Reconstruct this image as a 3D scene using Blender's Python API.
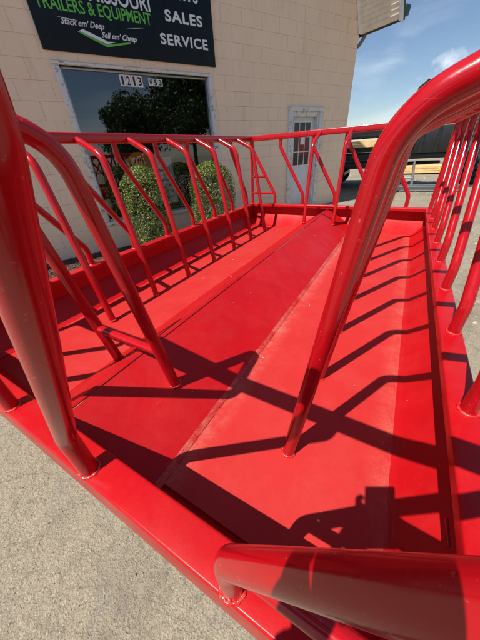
import bpy, bmesh, math, random
import numpy as np
from mathutils import Vector, Matrix
random.seed(7); rng = np.random.default_rng(7)
for o in list(bpy.data.objects): bpy.data.objects.remove(o)
scene = bpy.context.scene
COL = scene.collection
S = 0.35                                    # one bar spacing of the feeder in metres
GZ = -0.76                                  # ground level (rim top of the feeder is z = 0)

# ---------------------------------------------------------------- camera
F, YAW, PITCH, ROLL = 253.98, 0.559, 0.581, -0.071
CAMP = Vector((4.680*S, -1.327*S, 1.554*S))
cy, sy = math.cos(YAW), math.sin(YAW)
f0 = Vector((-sy, cy, 0)); r0 = Vector((cy, sy, 0)); zz = Vector((0, 0, 1))
fw = math.cos(PITCH)*f0 - math.sin(PITCH)*zz
up = math.cos(PITCH)*zz + math.sin(PITCH)*f0
rr = math.cos(ROLL)*r0 + math.sin(ROLL)*up
uu = -math.sin(ROLL)*r0 + math.cos(ROLL)*up
cd = bpy.data.cameras.new('camera'); cam = bpy.data.objects.new('camera', cd); COL.objects.link(cam)
cam.matrix_world = Matrix(((rr.x, uu.x, -fw.x, CAMP.x), (rr.y, uu.y, -fw.y, CAMP.y), (rr.z, uu.z, -fw.z, CAMP.z), (0, 0, 0, 1)))
cd.sensor_fit = 'HORIZONTAL'; cd.sensor_width = 36; cd.lens = 36*F/480
cd.clip_start = 0.01; cd.clip_end = 3000
scene.camera = cam

# ---------------------------------------------------------------- sky, sun, exposure
SUN = Vector((-0.147, -0.499, 0.854)).normalized()
world = bpy.data.worlds.new('World'); scene.world = world; world.use_nodes = True
nt = world.node_tree; nt.nodes.clear()
N = nt.nodes.new; L = nt.links.new
out = N('ShaderNodeOutputWorld'); bg = N('ShaderNodeBackground'); sky = N('ShaderNodeTexSky')
sky.sky_type = 'NISHITA'; sky.sun_disc = False
sky.sun_elevation = math.asin(SUN.z); sky.sun_rotation = math.atan2(SUN.x, SUN.y)
sky.air_density = 1.0; sky.dust_density = 0.25; sky.ozone_density = 3.2
tc = N('ShaderNodeTexCoord'); mp = N('ShaderNodeMapping'); mp.inputs['Scale'].default_value = (1.2, 1.2, 5.0)
mp.inputs['Rotation'].default_value = (0.25, 0.1, 0.4)
n1 = N('ShaderNodeTexNoise'); n1.inputs['Scale'].default_value = 1.7; n1.inputs['Detail'].default_value = 7; n1.inputs['Roughness'].default_value = 0.55
n1.inputs['Distortion'].default_value = 0.5
cr = N('ShaderNodeValToRGB'); cr.color_ramp.elements[0].position = 0.50; cr.color_ramp.elements[1].position = 0.82
cr.color_ramp.elements[1].color = (0.55, 0.55, 0.55, 1)
mx = N('ShaderNodeMix'); mx.data_type = 'RGBA'
mx.inputs[7].default_value = (9.5, 10.0, 10.8, 1)
pd = Vector(((446-240)/F*rr + (320-62)/F*uu + fw)).normalized()      # one small cumulus puff
dt = N('ShaderNodeVectorMath'); dt.operation = 'DISTANCE'; dt.inputs[1].default_value = (pd.x, pd.y, pd.z); L(tc.outputs['Generated'], dt.inputs[0])
n2 = N('ShaderNodeTexNoise'); n2.inputs['Scale'].default_value = 26; n2.inputs['Detail'].default_value = 6; L(tc.outputs['Generated'], n2.inputs['Vector'])
ad = N('ShaderNodeMath'); ad.operation = 'MULTIPLY_ADD'; ad.inputs[1].default_value = .11; L(n2.outputs['Fac'], ad.inputs[0]); L(dt.outputs['Value'], ad.inputs[2])
pr = N('ShaderNodeMapRange'); pr.inputs['From Min'].default_value = .092; pr.inputs['From Max'].default_value = .050; L(ad.outputs[0], pr.inputs['Value'])
mc = N('ShaderNodeMath'); mc.operation = 'MAXIMUM'
L(tc.outputs['Generated'], mp.inputs['Vector']); L(mp.outputs['Vector'], n1.inputs['Vector'])
L(n1.outputs['Fac'], cr.inputs['Fac']); L(cr.outputs['Color'], mc.inputs[0]); L(pr.outputs['Result'], mc.inputs[1]); L(mc.outputs[0], mx.inputs[0]); L(sky.outputs['Color'], mx.inputs[6])
L(mx.outputs[2], bg.inputs['Color']); bg.inputs['Strength'].default_value = 0.080
L(bg.outputs[0], out.inputs[0])
sd = bpy.data.lights.new('sun', 'SUN'); sd.energy = 5.0; sd.angle = math.radians(0.5); sd.color = (1, 0.95, 0.87)
so = bpy.data.objects.new('sun', sd); COL.objects.link(so)
so.rotation_euler = SUN.to_track_quat('Z', 'Y').to_euler(); so.location = (0, 0, 20)
scene.view_settings.view_transform = 'Standard'; scene.view_settings.look = 'None'
scene.view_settings.exposure = 0.42; scene.view_settings.gamma = 1
scene.render.resolution_x = 768; scene.render.resolution_y = 1024

# ---------------------------------------------------------------- material helpers
def lin(c):
    return tuple(((v/255)/12.92 if v/255 <= .04045 else ((v/255+.055)/1.055)**2.4) for v in c)
class M:
    def __init__(s, name):
        s.m = bpy.data.materials.new(name); s.m.use_nodes = True
        s.t = s.m.node_tree; s.b = s.t.nodes['Principled BSDF']; s.co = None
    def n(s, kind, **kw):
        x = s.t.nodes.new(kind)
        for k, v in kw.items():
            if k in ('i',):
                for kk, vv in v.items(): x.inputs[kk].default_value = vv
            else: setattr(x, k, v)
        return x
    def l(s, a, b): s.t.links.new(a, b)
    def coord(s, kind='Object', scale=(1, 1, 1), rot=(0, 0, 0)):
        t = s.n('ShaderNodeTexCoord'); m = s.n('ShaderNodeMapping'); m.inputs['Scale'].default_value = scale; m.inputs['Rotation'].default_value = rot
        s.l(t.outputs[kind], m.inputs[0]); return m.outputs[0]
    def noise(s, vec, scale, detail=4, rough=.5, dist=0):
        x = s.n('ShaderNodeTexNoise', i={'Scale': scale, 'Detail': detail, 'Roughness': rough, 'Distortion': dist}); s.l(vec, x.inputs['Vector']); return x.outputs['Fac']
    def ramp(s, fac, stops):
        x = s.n('ShaderNodeValToRGB'); e = x.color_ramp.elements
        while len(e) < len(stops): e.new(0.5)
        for k, (p, c) in enumerate(stops):
            e[k].position = p; e[k].color = (c, c, c, 1) if isinstance(c, (int, float)) else (*c, 1)
        s.l(fac, x.inputs[0]); return x.outputs[0]
    def mix(s, fac, a, b, mode='MIX'):
        x = s.n('ShaderNodeMix', data_type='RGBA', blend_type=mode)
        for sock, v in ((0, fac), (6, a), (7, b)):
            if isinstance(v, bpy.types.NodeSocket): s.l(v, x.inputs[sock])
            elif isinstance(v, (int, float)): x.inputs[sock].default_value = v if sock == 0 else (v, v, v, 1)
            else: x.inputs[sock].default_value = (*v, 1)
        return x.outputs[2]
    def bump(s, h, strength=.3, dist=.01, prev=None):
        x = s.n('ShaderNodeBump', i={'Strength': strength, 'Distance': dist}); s.l(h, x.inputs['Height'])
        if prev: s.l(prev, x.inputs['Normal'])
        return x.outputs[0]
    def set(s, base=None, rough=None, metal=None, spec=None, coat=None, normal=None):
        for k, v in (('Base Color', base), ('Roughness', rough), ('Metallic', metal), ('Specular IOR Level', spec), ('Coat Weight', coat), ('Normal', normal)):
            if v is None: continue
            if isinstance(v, bpy.types.NodeSocket): s.l(v, s.b.inputs[k])
            elif isinstance(v, tuple): s.b.inputs[k].default_value = (*v, 1)
            else: s.b.inputs[k].default_value = v
        return s
def simple(name, c, rough=.6, metal=0, var=.12, scale=8, bump=0):
    m = M(name); v = m.coord(); n = m.noise(v, scale, 5, .6)
    lo = tuple(x*(1-var) for x in c); hi = tuple(min(1, x*(1+var)) for x in c)
    nm = m.bump(m.noise(v, scale*10, 3), bump, .004) if bump else None
    return m.set(m.ramp(n, [(.3, lo), (.7, hi)]), rough, metal, normal=nm).m

RED = (0.42, 0.004, 0.009)
def red_bar():
    m = M('red gloss paint on tube'); v = m.coord()
    n = m.noise(v, 14, 5, .6); base = m.ramp(n, [(.3, (0.37, .004, .008)), (.7, RED)])
    sp = m.ramp(m.noise(v, 160, 2, .5), [(.70, 0.), (.76, .35)])
    base = m.mix(sp, base, (.72, .25, .2))
    scr = m.ramp(m.noise(m.coord(scale=(3, 3, 40)), 6, 4, .7), [(.66, 0.), (.72, .22)]); base = m.mix(scr, base, (.60, .14, .10))
    ch = m.ramp(m.noise(v, 75, 4, .7), [(.735, 0.), (.75, .8)]); base = m.mix(ch, base, (.10, .05, .045))
    r = m.ramp(m.noise(v, 7, 8, .75), [(.35, .09), (.75, .38)])
    b = m.bump(m.noise(v, 260, 2), .06, .001); b = m.bump(m.noise(v, 30, 3), .06, .004, b)
    m.set(base, r, 0, .4, .2, b); m.b.inputs['Coat Roughness'].default_value = .06; return m.m
BRX = 3.535*.35
def red_sheet(name, dust=.35, rough=.3, pale=0., wear=1.):
    m = M(name); v = m.coord(); w = m.coord(scale=(1, .25, 1))
    n = m.noise(v, 6, 6, .6); base = m.ramp(n, [(.3, (0.40, .004, .007)), (.7, (.46, .005, .009))])
    d1 = m.ramp(m.noise(v, 5.5, 10, .78, .2), [(.46, 0.), (.80, dust)])
    fine = m.ramp(m.noise(v, 420, 3, .7), [(.45, 0.), (.75, 1.)])
    dd = m.mix(1., d1, m.mix(.6, fine, 1.), 'MULTIPLY')
    base = m.mix(pale, base, (.50, .050, .042)) if pale else base
    base = m.mix(dd, base, (.52, .10, .085))
    vo = m.n('ShaderNodeTexVoronoi', i={'Scale': 34}); m.l(v, vo.inputs['Vector'])
    sp = m.ramp(vo.outputs['Distance'], [(.045, 1.), (.075, 0.)])
    keep = m.ramp(vo.outputs['Color'], [(.80, 0.), (.82, .8)])
    base = m.mix(m.mix(1., sp, keep, 'MULTIPLY'), base, (.62, .45, .36))
    sc = m.ramp(m.noise(m.coord(scale=(60, 2, 10), rot=(0, 0, .5)), 3, 3, .6), [(.72, 0.), (.77, .25)])
    base = m.mix(sc, base, (.75, .2, .17))
    r = m.ramp(m.noise(v, 4, 6, .7), [(.3, rough), (.7, rough+.2)])
    b = m.bump(m.noise(v, 300, 3, .6), .12, .001); b = m.bump(m.noise(v, 5, 3), .25, .008, b)
    band = m.n('ShaderNodeMapRange', i={'From Min': BRX-.012, 'From Max': BRX+.075, 'To Min': 1.0, 'To Max': 0.0}); sx_ = m.n('ShaderNodeSeparateXYZ'); m.l(v, sx_.inputs[0]); m.l(sx_.outputs[0], band.inputs[0])
    cut = m.n('ShaderNodeMath', operation='GREATER_THAN'); cut.inputs[1].default_value = BRX-.012; m.l(sx_.outputs[0], cut.inputs[0])
    bq = m.mix(1., m.mix(1., m.mix(1., band.outputs[0], wear, 'MULTIPLY'), cut.outputs[0], 'MULTIPLY'), m.ramp(m.noise(v, 10, 9, .8), [(.40, 0.), (.62, 1.)]), 'MULTIPLY')
    b2 = m.n('ShaderNodeMapRange', i={'From Min': 5.095*.35-.07, 'From Max': 5.095*.35+.002, 'To Min': 0.0, 'To Max': 1.0}); m.l(sx_.outputs[0], b2.inputs[0])
    b3 = m.n('ShaderNodeMath', operation='LESS_THAN'); b3.inputs[1].default_value = 5.095*.35+.004; m.l(sx_.outputs[0], b3.inputs[0])
    bq = m.mix(1., bq, m.mix(1., m.mix(1., m.mix(1., b2.outputs[0], b3.outputs[0], 'MULTIPLY'), wear*.55, 'MULTIPLY'), m.ramp(m.noise(v, 14, 8, .8), [(.38, 0.), (.65, 1.)]), 'MULTIPLY'), 'ADD')
    base = m.mix(m.mix(1., bq, m.ramp(m.noise(v, 240, 3, .8), [(.3, .05), (.62, .6)]), 'MULTIPLY'), base, (.62, .32, .24))
    m.set(base, r, 0, .25, 0, b); m.b.inputs['Coat Roughness'].default_value = .12; return m.m
MB = red_bar(); MS = red_sheet('red painted steel sheet', .26, .30); MSF = red_sheet('dusty red painted trough floor', .42, .40, .42); MRIM = red_sheet('red painted steel channel', .22, .2, 0., 0.)
MSEAM = M('weld seam with rubbed pale paint'); v = MSEAM.coord()
MSEAM.set(MSEAM.ramp(MSEAM.noise(v, 45, 7, .8), [(.44, (.45, .02, .02)), (.64, (.62, .34, .26))]), .45, normal=MSEAM.bump(MSEAM.noise(v, 220, 3), .5, .002)); MSEAM = MSEAM.m
MWELD = M('painted weld bead'); v = MWELD.coord()
MWELD.set(MWELD.ramp(MWELD.noise(v, 90, 3), [(.4, (.52, .006, .01)), (.75, (.70, .09, .07))]), .22, normal=MWELD.bump(MWELD.noise(v, 160, 2), .7, .003)); MWELD = MWELD.m

def block_mat():
    m = M('tan painted concrete block'); v = m.coord('Object')
    g = m.n('ShaderNodeNewGeometry'); mp = m.n('ShaderNodeMapping'); m.l(g.outputs['Position'], mp.inputs[0]); v = mp.outputs[0]
    n = m.noise(v, 1.3, 6, .6); base = m.ramp(n, [(.3, (.85, .645, .475)), (.7, (.91, .705, .53))])
    oi = m.n('ShaderNodeObjectInfo'); base = m.mix(m.ramp(oi.outputs['Random'], [(0., .0), (1., .22)]), base, (.74, .57, .42))
    st = m.ramp(m.noise(v, 9, 8, .75), [(.60, 0.), (.78, .5)]); base = m.mix(st, base, (.42, .30, .21)); dr = m.ramp(m.noise(m.coord('Object'), 2, 2), [(0., 0.), (1., 0.)])
    mp2 = m.n('ShaderNodeMapping'); mp2.inputs['Scale'].default_value = (5, 5, .7); m.l(g.outputs['Position'], mp2.inputs[0]); dr = m.ramp(m.noise(mp2.outputs[0], 1.6, 7, .7), [(.55, 0.), (.72, .35)]); base = m.mix(dr, base, (.50, .36, .26))
    b = m.bump(m.noise(v, 220, 4, .7), .35, .003); b = m.bump(m.noise(v, 22, 4, .6), .3, .006, b)
    return m.set(base, .8, 0, .3, normal=b).m
MBLK = block_mat()
MMORT = simple('painted mortar joint', (.64, .49, .36), .9, var=.45, scale=2.2, bump=.3)
MWHITE = M('weathered white trim paint'); v = MWHITE.coord()
MWHITE.set(MWHITE.mix(MWHITE.ramp(MWHITE.noise(v, 14, 8, .75), [(.55, 0.), (.60, .85)]), (.66, .65, .63), (.22, .16, .12)), .6, normal=MWHITE.bump(MWHITE.noise(v, 60, 5, .7), .5, .003)); MWHITE = MWHITE.m
MDOOR = simple('white door paint', (.66, .67, .69), .4, var=.06)
MSOF = simple('white vinyl soffit', (.82, .77, .68), .55, var=.1)
MDGREEN = simple('dark green metal', (.01, .035, .03), .35)
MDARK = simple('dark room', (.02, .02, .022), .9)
def glass():
    m = M('window glass'); t = m.t; t.nodes.remove(m.b)
    o = t.nodes['Material Output']; fr = m.n('ShaderNodeFresnel', i={'IOR': 2.1}); tr = m.n('ShaderNodeBsdfTransparent'); tr.inputs[0].default_value = (.8, .85, .85, 1)
    gl = m.n('ShaderNodeBsdfGlossy', i={'Roughness': .012}); gl.inputs[0].default_value = (.95, .97, 1, 1); ms = m.n('ShaderNodeMixShader')
    gm = m.n('ShaderNodeNewGeometry'); nb = m.bump(m.noise(gm.outputs['Position'], 2.2, 2), .02, .02); m.l(nb, gl.inputs['Normal'])
    m.l(fr.outputs[0], ms.inputs[0]); m.l(tr.outputs[0], ms.inputs[1]); m.l(gl.outputs[0], ms.inputs[2]); m.l(ms.outputs[0], o.inputs[0]); return m.m
MGL = glass()
def ground_mat():
    m = M('worn gravelly asphalt'); g = m.n('ShaderNodeNewGeometry'); v = g.outputs['Position']
    big = m.noise(v, .8, 6, .6); mid = m.noise(v, 7, 6, .7)
    vo = m.n('ShaderNodeTexVoronoi', i={'Scale': 230, 'Randomness': 1}); m.l(v, vo.inputs['Vector'])
    vo2 = m.n('ShaderNodeTexVoronoi', i={'Scale': 90, 'Randomness': 1}); m.l(v, vo2.inputs['Vector'])
    sep = m.n('ShaderNodeSeparateColor'); m.l(vo.outputs['Color'], sep.inputs[0])
    stone = m.ramp(sep.outputs[0], [(0., (.13, .115, .09)), (.35, (.235, .205, .16)), (.7, (.34, .30, .24)), (.95, (.50, .46, .385))])
    fq = m.noise(v, 90, 7, .85)
    fine = m.ramp(m.noise(v, 170, 6, .8), [(.36, (.09, .075, .05)), (.52, (.29, .245, .175)), (.68, (.50, .44, .33))])
    base = m.mix(.62, stone, fine)
    base = m.mix(m.ramp(mid, [(.35, .0), (.72, .35)]), base, (.30, .255, .18)); base = m.mix(m.ramp(m.noise(v, 22, 8, .8), [(.36, .6), (.5, 0.)]), base, (.12, .10, .075))
    patch = m.ramp(m.noise(v, 3.1, 9, .75), [(.53, 0.), (.62, .55)]); base = m.mix(m.mix(1., patch, m.ramp(fq, [(.42, .25), (.58, 1.)]), 'MULTIPLY'), base, (.115, .12, .13), 'MIX')
    crk = m.n('ShaderNodeTexVoronoi', feature='DISTANCE_TO_EDGE', i={'Scale': 4.5}); cv = m.mix(.12, v, m.n('ShaderNodeTexNoise').outputs['Color'])
    ns = m.n('ShaderNodeTexNoise', i={'Scale': 9, 'Detail': 5}); m.l(v, ns.inputs['Vector']); cv = m.mix(.09, v, ns.outputs['Color']); m.l(cv, crk.inputs['Vector'])
    ck = m.ramp(crk.outputs['Distance'], [(.0, .55), (.016, 0.)]); ck = m.mix(1., ck, m.ramp(mid, [(.40, 0.), (.50, 1.)]), 'MULTIPLY')
    base = m.mix(ck, base, (.09, .075, .055))
    dk = m.ramp(m.noise(v, 1.1, 9, .8), [(.48, 0.), (.60, .6)]); base = m.mix(dk, base, (.17, .145, .11))  # darker patches: rough texture plus small yard shadows put into the colour
    base = m.mix(m.ramp(big, [(.35, 0.), (.7, .35)]), base, (.37, .32, .235))
    b = m.bump(vo2.outputs['Distance'], .5, .004); b = m.bump(vo.outputs['Distance'], .6, .003, b); b = m.bump(m.noise(v, 35, 6, .7), .5, .012, b); b = m.bump(mid, .5, .02, b)
    return m.set(base, .9, 0, .2, normal=b).m
MGR = ground_mat()

# ---------------------------------------------------------------- object helpers
def tag(o, label=None, cat=None, group=None, kind=None):
    for k, v in (('label', label), ('category', cat), ('group', group), ('kind', kind)):
        if v: o[k] = v
    return o
def empty(name, loc, rz=0, **kw):
    o = bpy.data.objects.new(name, None); COL.objects.link(o); o.location = loc; o.rotation_euler = (0, 0, rz); o.empty_display_size = .1
    return tag(o, **kw)
def link(name, me, parent=None, loc=(0, 0, 0), rz=0, mat=None, **kw):
    if mat is not None and not len(me.materials): me.materials.append(mat)
    o = bpy.data.objects.new(name, me); COL.objects.link(o); o.location = loc; o.rotation_euler = (0, 0, rz)
    if parent: o.parent = parent
    return tag(o, **kw)
def mesh(name, vs, fs, smooth=False):
    me = bpy.data.meshes.new(name); me.from_pydata([tuple(v) for v in vs], [], fs); me.update()
    if smooth:
        me.polygons.foreach_set('use_smooth', [True]*len(me.polygons))
    return me
class Geo:
    def __init__(s): s.v = []; s.f = []
    def box(s, a, b):
        x0, y0, z0 = a; x1, y1, z1 = b; k = len(s.v)
        s.v += [(x0, y0, z0), (x1, y0, z0), (x1, y1, z0), (x0, y1, z0), (x0, y0, z1), (x1, y0, z1), (x1, y1, z1), (x0, y1, z1)]
        s.f += [tuple(k+i for i in q) for q in ((0, 3, 2, 1), (4, 5, 6, 7), (0, 1, 5, 4), (1, 2, 6, 5), (2, 3, 7, 6), (3, 0, 4, 7))]
        return s
    def tube(s, pts, r, n=12, caps=True, flat=None):
        P = [Vector(p) for p in pts]; k0 = len(s.v); ref = None
        for i, p in enumerate(P):
            t = (P[min(i+1, len(P)-1)]-P[max(i-1, 0)]).normalized()
            if ref is None: ref = t.orthogonal().normalized()
            ref = (ref - t*ref.dot(t)).normalized(); bi = t.cross(ref)
            rad = r[i] if isinstance(r, (list, tuple)) else r
            for j in range(n):
                a = 2*math.pi*j/n; s.v.append(tuple(p + ref*math.cos(a)*rad + bi*math.sin(a)*rad))
        for i in range(len(P)-1):
            for j in range(n):
                a = k0+i*n+j; b = k0+i*n+(j+1) % n; s.f.append((a, b, b+n, a+n))
        if caps:
            s.f.append(tuple(k0+j for j in reversed(range(n)))); s.f.append(tuple(k0+(len(P)-1)*n+j for j in range(n)))
        return s
    def prism(s, poly, h, axis='z'):
        """poly 2D list -> extruded between h[0], h[1] along axis"""
        k = len(s.v); n = len(poly)
        def P(u, v, w): return {'z': (u, v, w), 'y': (u, w, v), 'x': (w, u, v)}[axis]
        s.v += [P(u, v, h[0]) for u, v in poly] + [P(u, v, h[1]) for u, v in poly]
        s.f.append(tuple(k+i for i in reversed(range(n)))); s.f.append(tuple(k+n+i for i in range(n)))
        for i in range(n): s.f.append((k+i, k+(i+1) % n, k+n+(i+1) % n, k+n+i))
        return s
    def mesh(s, name, bevel=0, smooth=False, seg=2, fix=True):
        me = mesh(name, s.v, s.f)
        if bevel or fix:
            bm = bmesh.new(); bm.from_mesh(me)
            bmesh.ops.recalc_face_normals(bm, faces=bm.faces)
            if bevel:
                es = [e for e in bm.edges if len(e.link_faces) == 2 and e.calc_face_angle(0) > .5]
                bmesh.ops.bevel(bm, geom=es, offset=bevel, segments=seg, profile=.5, affect='EDGES')
            bm.to_mesh(me); bm.free()
        if smooth or bevel:
            me.polygons.foreach_set('use_smooth', [True]*len(me.polygons))
            if bevel or smooth == 'auto':
                me.set_sharp_from_angle(angle=math.radians(38))
        return me
def fillet(pts, rad, n=7):
    P = [Vector(p) for p in pts]; o = [P[0]]
    for i in range(1, len(P)-1):
        a = (P[i-1]-P[i]); b = (P[i+1]-P[i]); la, lb = a.length, b.length; a.normalize(); b.normalize()
        th = a.angle(b); d = min(rad/math.tan(th/2), la*.48, lb*.48); rc = d*math.tan(th/2)
        c = P[i] + (a+b).normalized()*(rc/math.sin(th/2))
        s0 = P[i]+a*d-c; s1 = P[i]+b*d-c; q = s0.rotation_difference(s1); ang = s0.angle(s1); ax = s0.cross(s1).normalized()
        for k in range(n+1): o.append(c + Matrix.Rotation(ang*k/n, 3, ax) @ s0)
    o.append(P[-1]); return o

# ================================================================ SETTING
# ground
G = Geo(); R0 = 900
me = mesh('ground', [(-R0, -R0, GZ), (R0, -R0, GZ), (R0, R0, GZ), (-R0, R0, GZ)], [(0, 1, 2, 3)])
link('ground', me, mat=MGR, kind='structure')

# wall frame: points on the wall are W(s, n, z): s along the wall, n out of it
WA = 0.45341; WD = 4.98757
DS = Vector((math.sin(WA), math.cos(WA), 0)); DN = Vector((math.cos(WA), -math.sin(WA), 0))
W0 = Vector((CAMP.x, CAMP.y, 0)) - DN*WD
WROT = math.pi/2 - WA            # rotation of a local frame with +x = s, then +y = -n
def W(s, n, z): return W0 + DS*s + DN*n + Vector((0, 0, z))
# building empty: local x = s, local y = -n (into the building), local z = z - GZ
bld = empty('shop_building', W(0, 0, GZ), WROT, label='tan painted concrete block shop building with dark front window and white door', cat='building')
def LB(s, n, z): return (s, -n, z-GZ)
WIN = (.63, 2.86, -.30, 1.62); DOOR = (4.70, 5.64, GZ, 1.265); SL, SR = -3.2, 6.60
def send(z): return SR if z < 2.5 else SR-(z-2.5)*.42
# backing wall (mortar) with openings
g = Geo()
def wall_rect(s0, s1, z0, z1): g.box(LB(s0, -.0035, z0), LB(s1, -.20, z1))
TOP = 4.4
wall_rect(SL, WIN[0], GZ-.1, 2.5); wall_rect(WIN[0], WIN[1], GZ-.1, WIN[2]); wall_rect(WIN[0], WIN[1], WIN[3], 2.5)
wall_rect(WIN[1], DOOR[0], GZ-.1, 2.5); wall_rect(DOOR[0], DOOR[1], DOOR[3], 2.5); wall_rect(DOOR[1], SR-.006, GZ-.1, 2.5)
k = len(g.v)
g.prism([(SL, 2.5-GZ), (SR-.006, 2.5-GZ), (send(TOP)-.006, TOP-GZ), (SL, TOP-GZ)], (.0035, .2), 'y')
wall = link('wall', g.mesh('wall'), bld, mat=MMORT)
# blocks
cache = {}
def block_mesh(l, h, cut=0):
    key = (round(l, 3), round(h, 3), round(cut, 3))
    if key not in cache:
        q = Geo().prism([(.0, 0), (l, 0), (l-cut, h), (0, h)], (0, .05), 'y'); m_ = q.mesh('block', bevel=.002, seg=1); m_.materials.append(MBLK); cache[key] = m_
    return cache[key]
items = []
z0 = 1.0524; CH = .2032; J = .0017
for k in range(-9, 17):
    za = z0+CH*k; zb = za+CH
    za_ = max(za, GZ-.02)
    off = 0 if k % 2 else .2
    xs = [SR]; x = SR-(.4 if k % 2 else .2)
    while x > SL: xs.append(x); x -= .4064
    xs.append(SL)
    for i in range(len(xs)-1):
        b, a = xs[i], xs[i+1]
        e = send(zb); cut = 0
        e0 = send(za)
        if a > e-.03: continue
        if b > e: b = e
        segs = [(a, b, za_, zb)]
        for (o0, o1, p0, p1) in (WIN, DOOR):
            ns = []
            for (a_, b_, c_, d_) in segs:
                if b_ <= o0 or a_ >= o1 or d_ <= p0+.01 or c_ >= p1-.01: ns.append((a_, b_, c_, d_)); continue
                if a_ < o0: ns.append((a_, o0, c_, d_))
                if b_ > o1: ns.append((o1, b_, c_, d_))
                if c_ < p0-.015: ns.append((max(a_, o0), min(b_, o1), c_, p0))
                if d_ > p1+.015: ns.append((max(a_, o0), min(b_, o1), p1, d_))
            segs = ns
        for (a_, b_, c_, d_) in segs:
            if b_-a_ > .02: items.append((a_, b_, c_, d_))
def vis(it):
    P = W((it[0]+it[1])/2, 0, (it[2]+it[3])/2)-CAMP; d = P.dot(fw)
    if d < .1: return -1
    x = P.dot(rr)/d*F; y = P.dot(uu)/d*F
    hid = .6 < it[0] and it[1] < 2.95 and it[2] > 1.78
    return -1 if abs(x) > 260 or y > 345 or hid or y < -60 else 100/P.length
items.sort(key=vis, reverse=True)
rest = Geo()
for i, (a, b, c, d) in enumerate(items):
    if i < 296 and vis((a, b, c, d)) > 0:
        pr = rng.uniform(-.0012, .0012)
        link('block', block_mesh(b-a-2*J, d-c-2*J), wall, loc=LB(a+J, pr, c+J))
    else:
        rest.box(LB(a+J, 0, c+J), LB(b-J, -.05, d-J))
link('far_blocks', rest.mesh('far_blocks'), wall, mat=MBLK, kind='stuff')
# rest of the shell
g = Geo(); g.box(LB(SR-.2, -.2, GZ-.1), LB(SR, -9, 2.5)); g.box(LB(SL, -.2, GZ-.1), LB(SL+.2, -9, 2.5)); g.box(LB(SL, -8.8, GZ-.1), LB(SR, -9, 2.5))
link('side_wall', g.mesh('side_wall'), bld, mat=MBLK)
g = Geo()    # gambrel roof: steep lower slope, flatter upper slope, 1 m overhang towards the yard
xm = (SL+SR)/2
prof = [(SR+.12, 2.50), (send(4.42)+.12, 4.42), (xm, 5.6), (SL-(send(4.42)-SR)-.12, 4.42), (SL-.12, 2.50)]
inn = [(x+(-.1 if x > xm else .1 if x < xm else 0), z+(.0 if z < 3 else .02)) for x, z in prof]
poly = [(x, z-GZ) for x, z in prof]+[(x*1.0+(.12 if x > xm else -.12 if x < xm else 0), z-GZ+(.0 if z < 3 else .14)) for x, z in reversed(prof)]
g.prism(poly, (-.82, 9.2), 'y')
roof = link('roof', g.mesh('roof'), bld, mat=simple('dark shingles', (.04, .045, .04), .9, bump=.5))
# soffit slats under the rake, each a narrow board running out from the wall
for i in range(27):
    za = 2.50+i*.07; zb = za+.066
    q = Geo().prism([(send(za)+.11, za-GZ), (send(zb)+.11, zb-GZ), (send(zb)+.075, zb-GZ), (send(za)+.09, za-GZ)], (-.80, -.001), 'y')
    link('soffit_slat', q.mesh('soffit_slat'), roof, mat=MSOF)
q = Geo().prism([(send(2.46)+.16, 2.46-GZ), (send(4.4)+.16, 4.4-GZ), (send(4.4)-.02, 4.4-GZ), (send(2.46)+.03, 2.46-GZ)], (-.845, -.822), 'y')
link('fascia_board', q.mesh('fascia_board', bevel=.004), roof, mat=simple('white fascia', (.7, .7, .68), .5))
q = Geo().prism([(send(2.49)-.03, 2.49-GZ), (send(2.49)+.10, 2.49-GZ), (send(4.4)+.10, 4.4-GZ), (send(4.4)-.03, 4.4-GZ)], (-.014, -.0008), 'y')
link('frieze_board', q.mesh('frieze_board', bevel=.003), roof, mat=MSOF)
q = Geo().prism([(SR+.17, 2.52-GZ), (SR+.31, 2.56-GZ), (SR+.33, 2.70-GZ), (SR+.17, 2.70-GZ)], (-.84, 9.0), 'y')
link('gutter', q.mesh('gutter', bevel=.01), roof, mat=MDGREEN)
q = Geo().tube(fillet([LB(SR+.20, .02, 2.60), LB(SR+.16, .02, 2.46), LB(SR+.08, -.02, 2.34), LB(SR+.05, -.45, 2.22), LB(SR+.045, -.5, GZ+.1)], .05), .036, 10)
link('downspout', q.mesh('downspout', smooth='auto'), bld, mat=simple('brown grey downspout', (.22, .17, .14), .5))

# window
g = Geo(); s0, s1, a0, a1 = WIN
win = link('window', Geo().box(LB(s0-.02, .022, a0-.06), LB(s1+.02, -.16, a0-.002)).mesh('window_sill', bevel=.006), bld, mat=MWHITE)
for (p, q_) in (((s0-.04, .03, a0), (s0+.035, -.1, a1-.0)), ((s1-.035, .03, a0), (s1+.04, -.1, a1-.0)), ((s0-.05, .034, a1), (s1+.05, -.1, a1+.03))):
    link('window_frame', Geo().box(LB(*p), LB(*q_)).mesh('window_frame', bevel=.005), win, mat=MWHITE)
for (p, q_) in (((s0+.036, -.03, a0+.0), (s0+.06, -.07, a1-.002)), ((s1-.06, -.03, a0), (s1-.036, -.07, a1-.002)), ((s0+.061, -.03, a1-.03), (s1-.061, -.07, a1-.002)), ((s0+.061, -.03, a0), (s1-.061, -.07, a0+.03))):
    link('window_bead', Geo().box(LB(*p), LB(*q_)).mesh('window_bead', bevel=.003), win, mat=simple('aluminium', (.35, .36, .37), .35, .8))
link('window_glass', mesh('window_glass', [LB(s0+.058, -.05, a0+.028), LB(s1-.058, -.05, a0+.028), LB(s1-.058, -.05, a1-.028), LB(s0+.058, -.05, a1-.028)], [(0, 1, 2, 3)]), win, mat=MGL)
g = Geo()   # room behind the window
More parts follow.
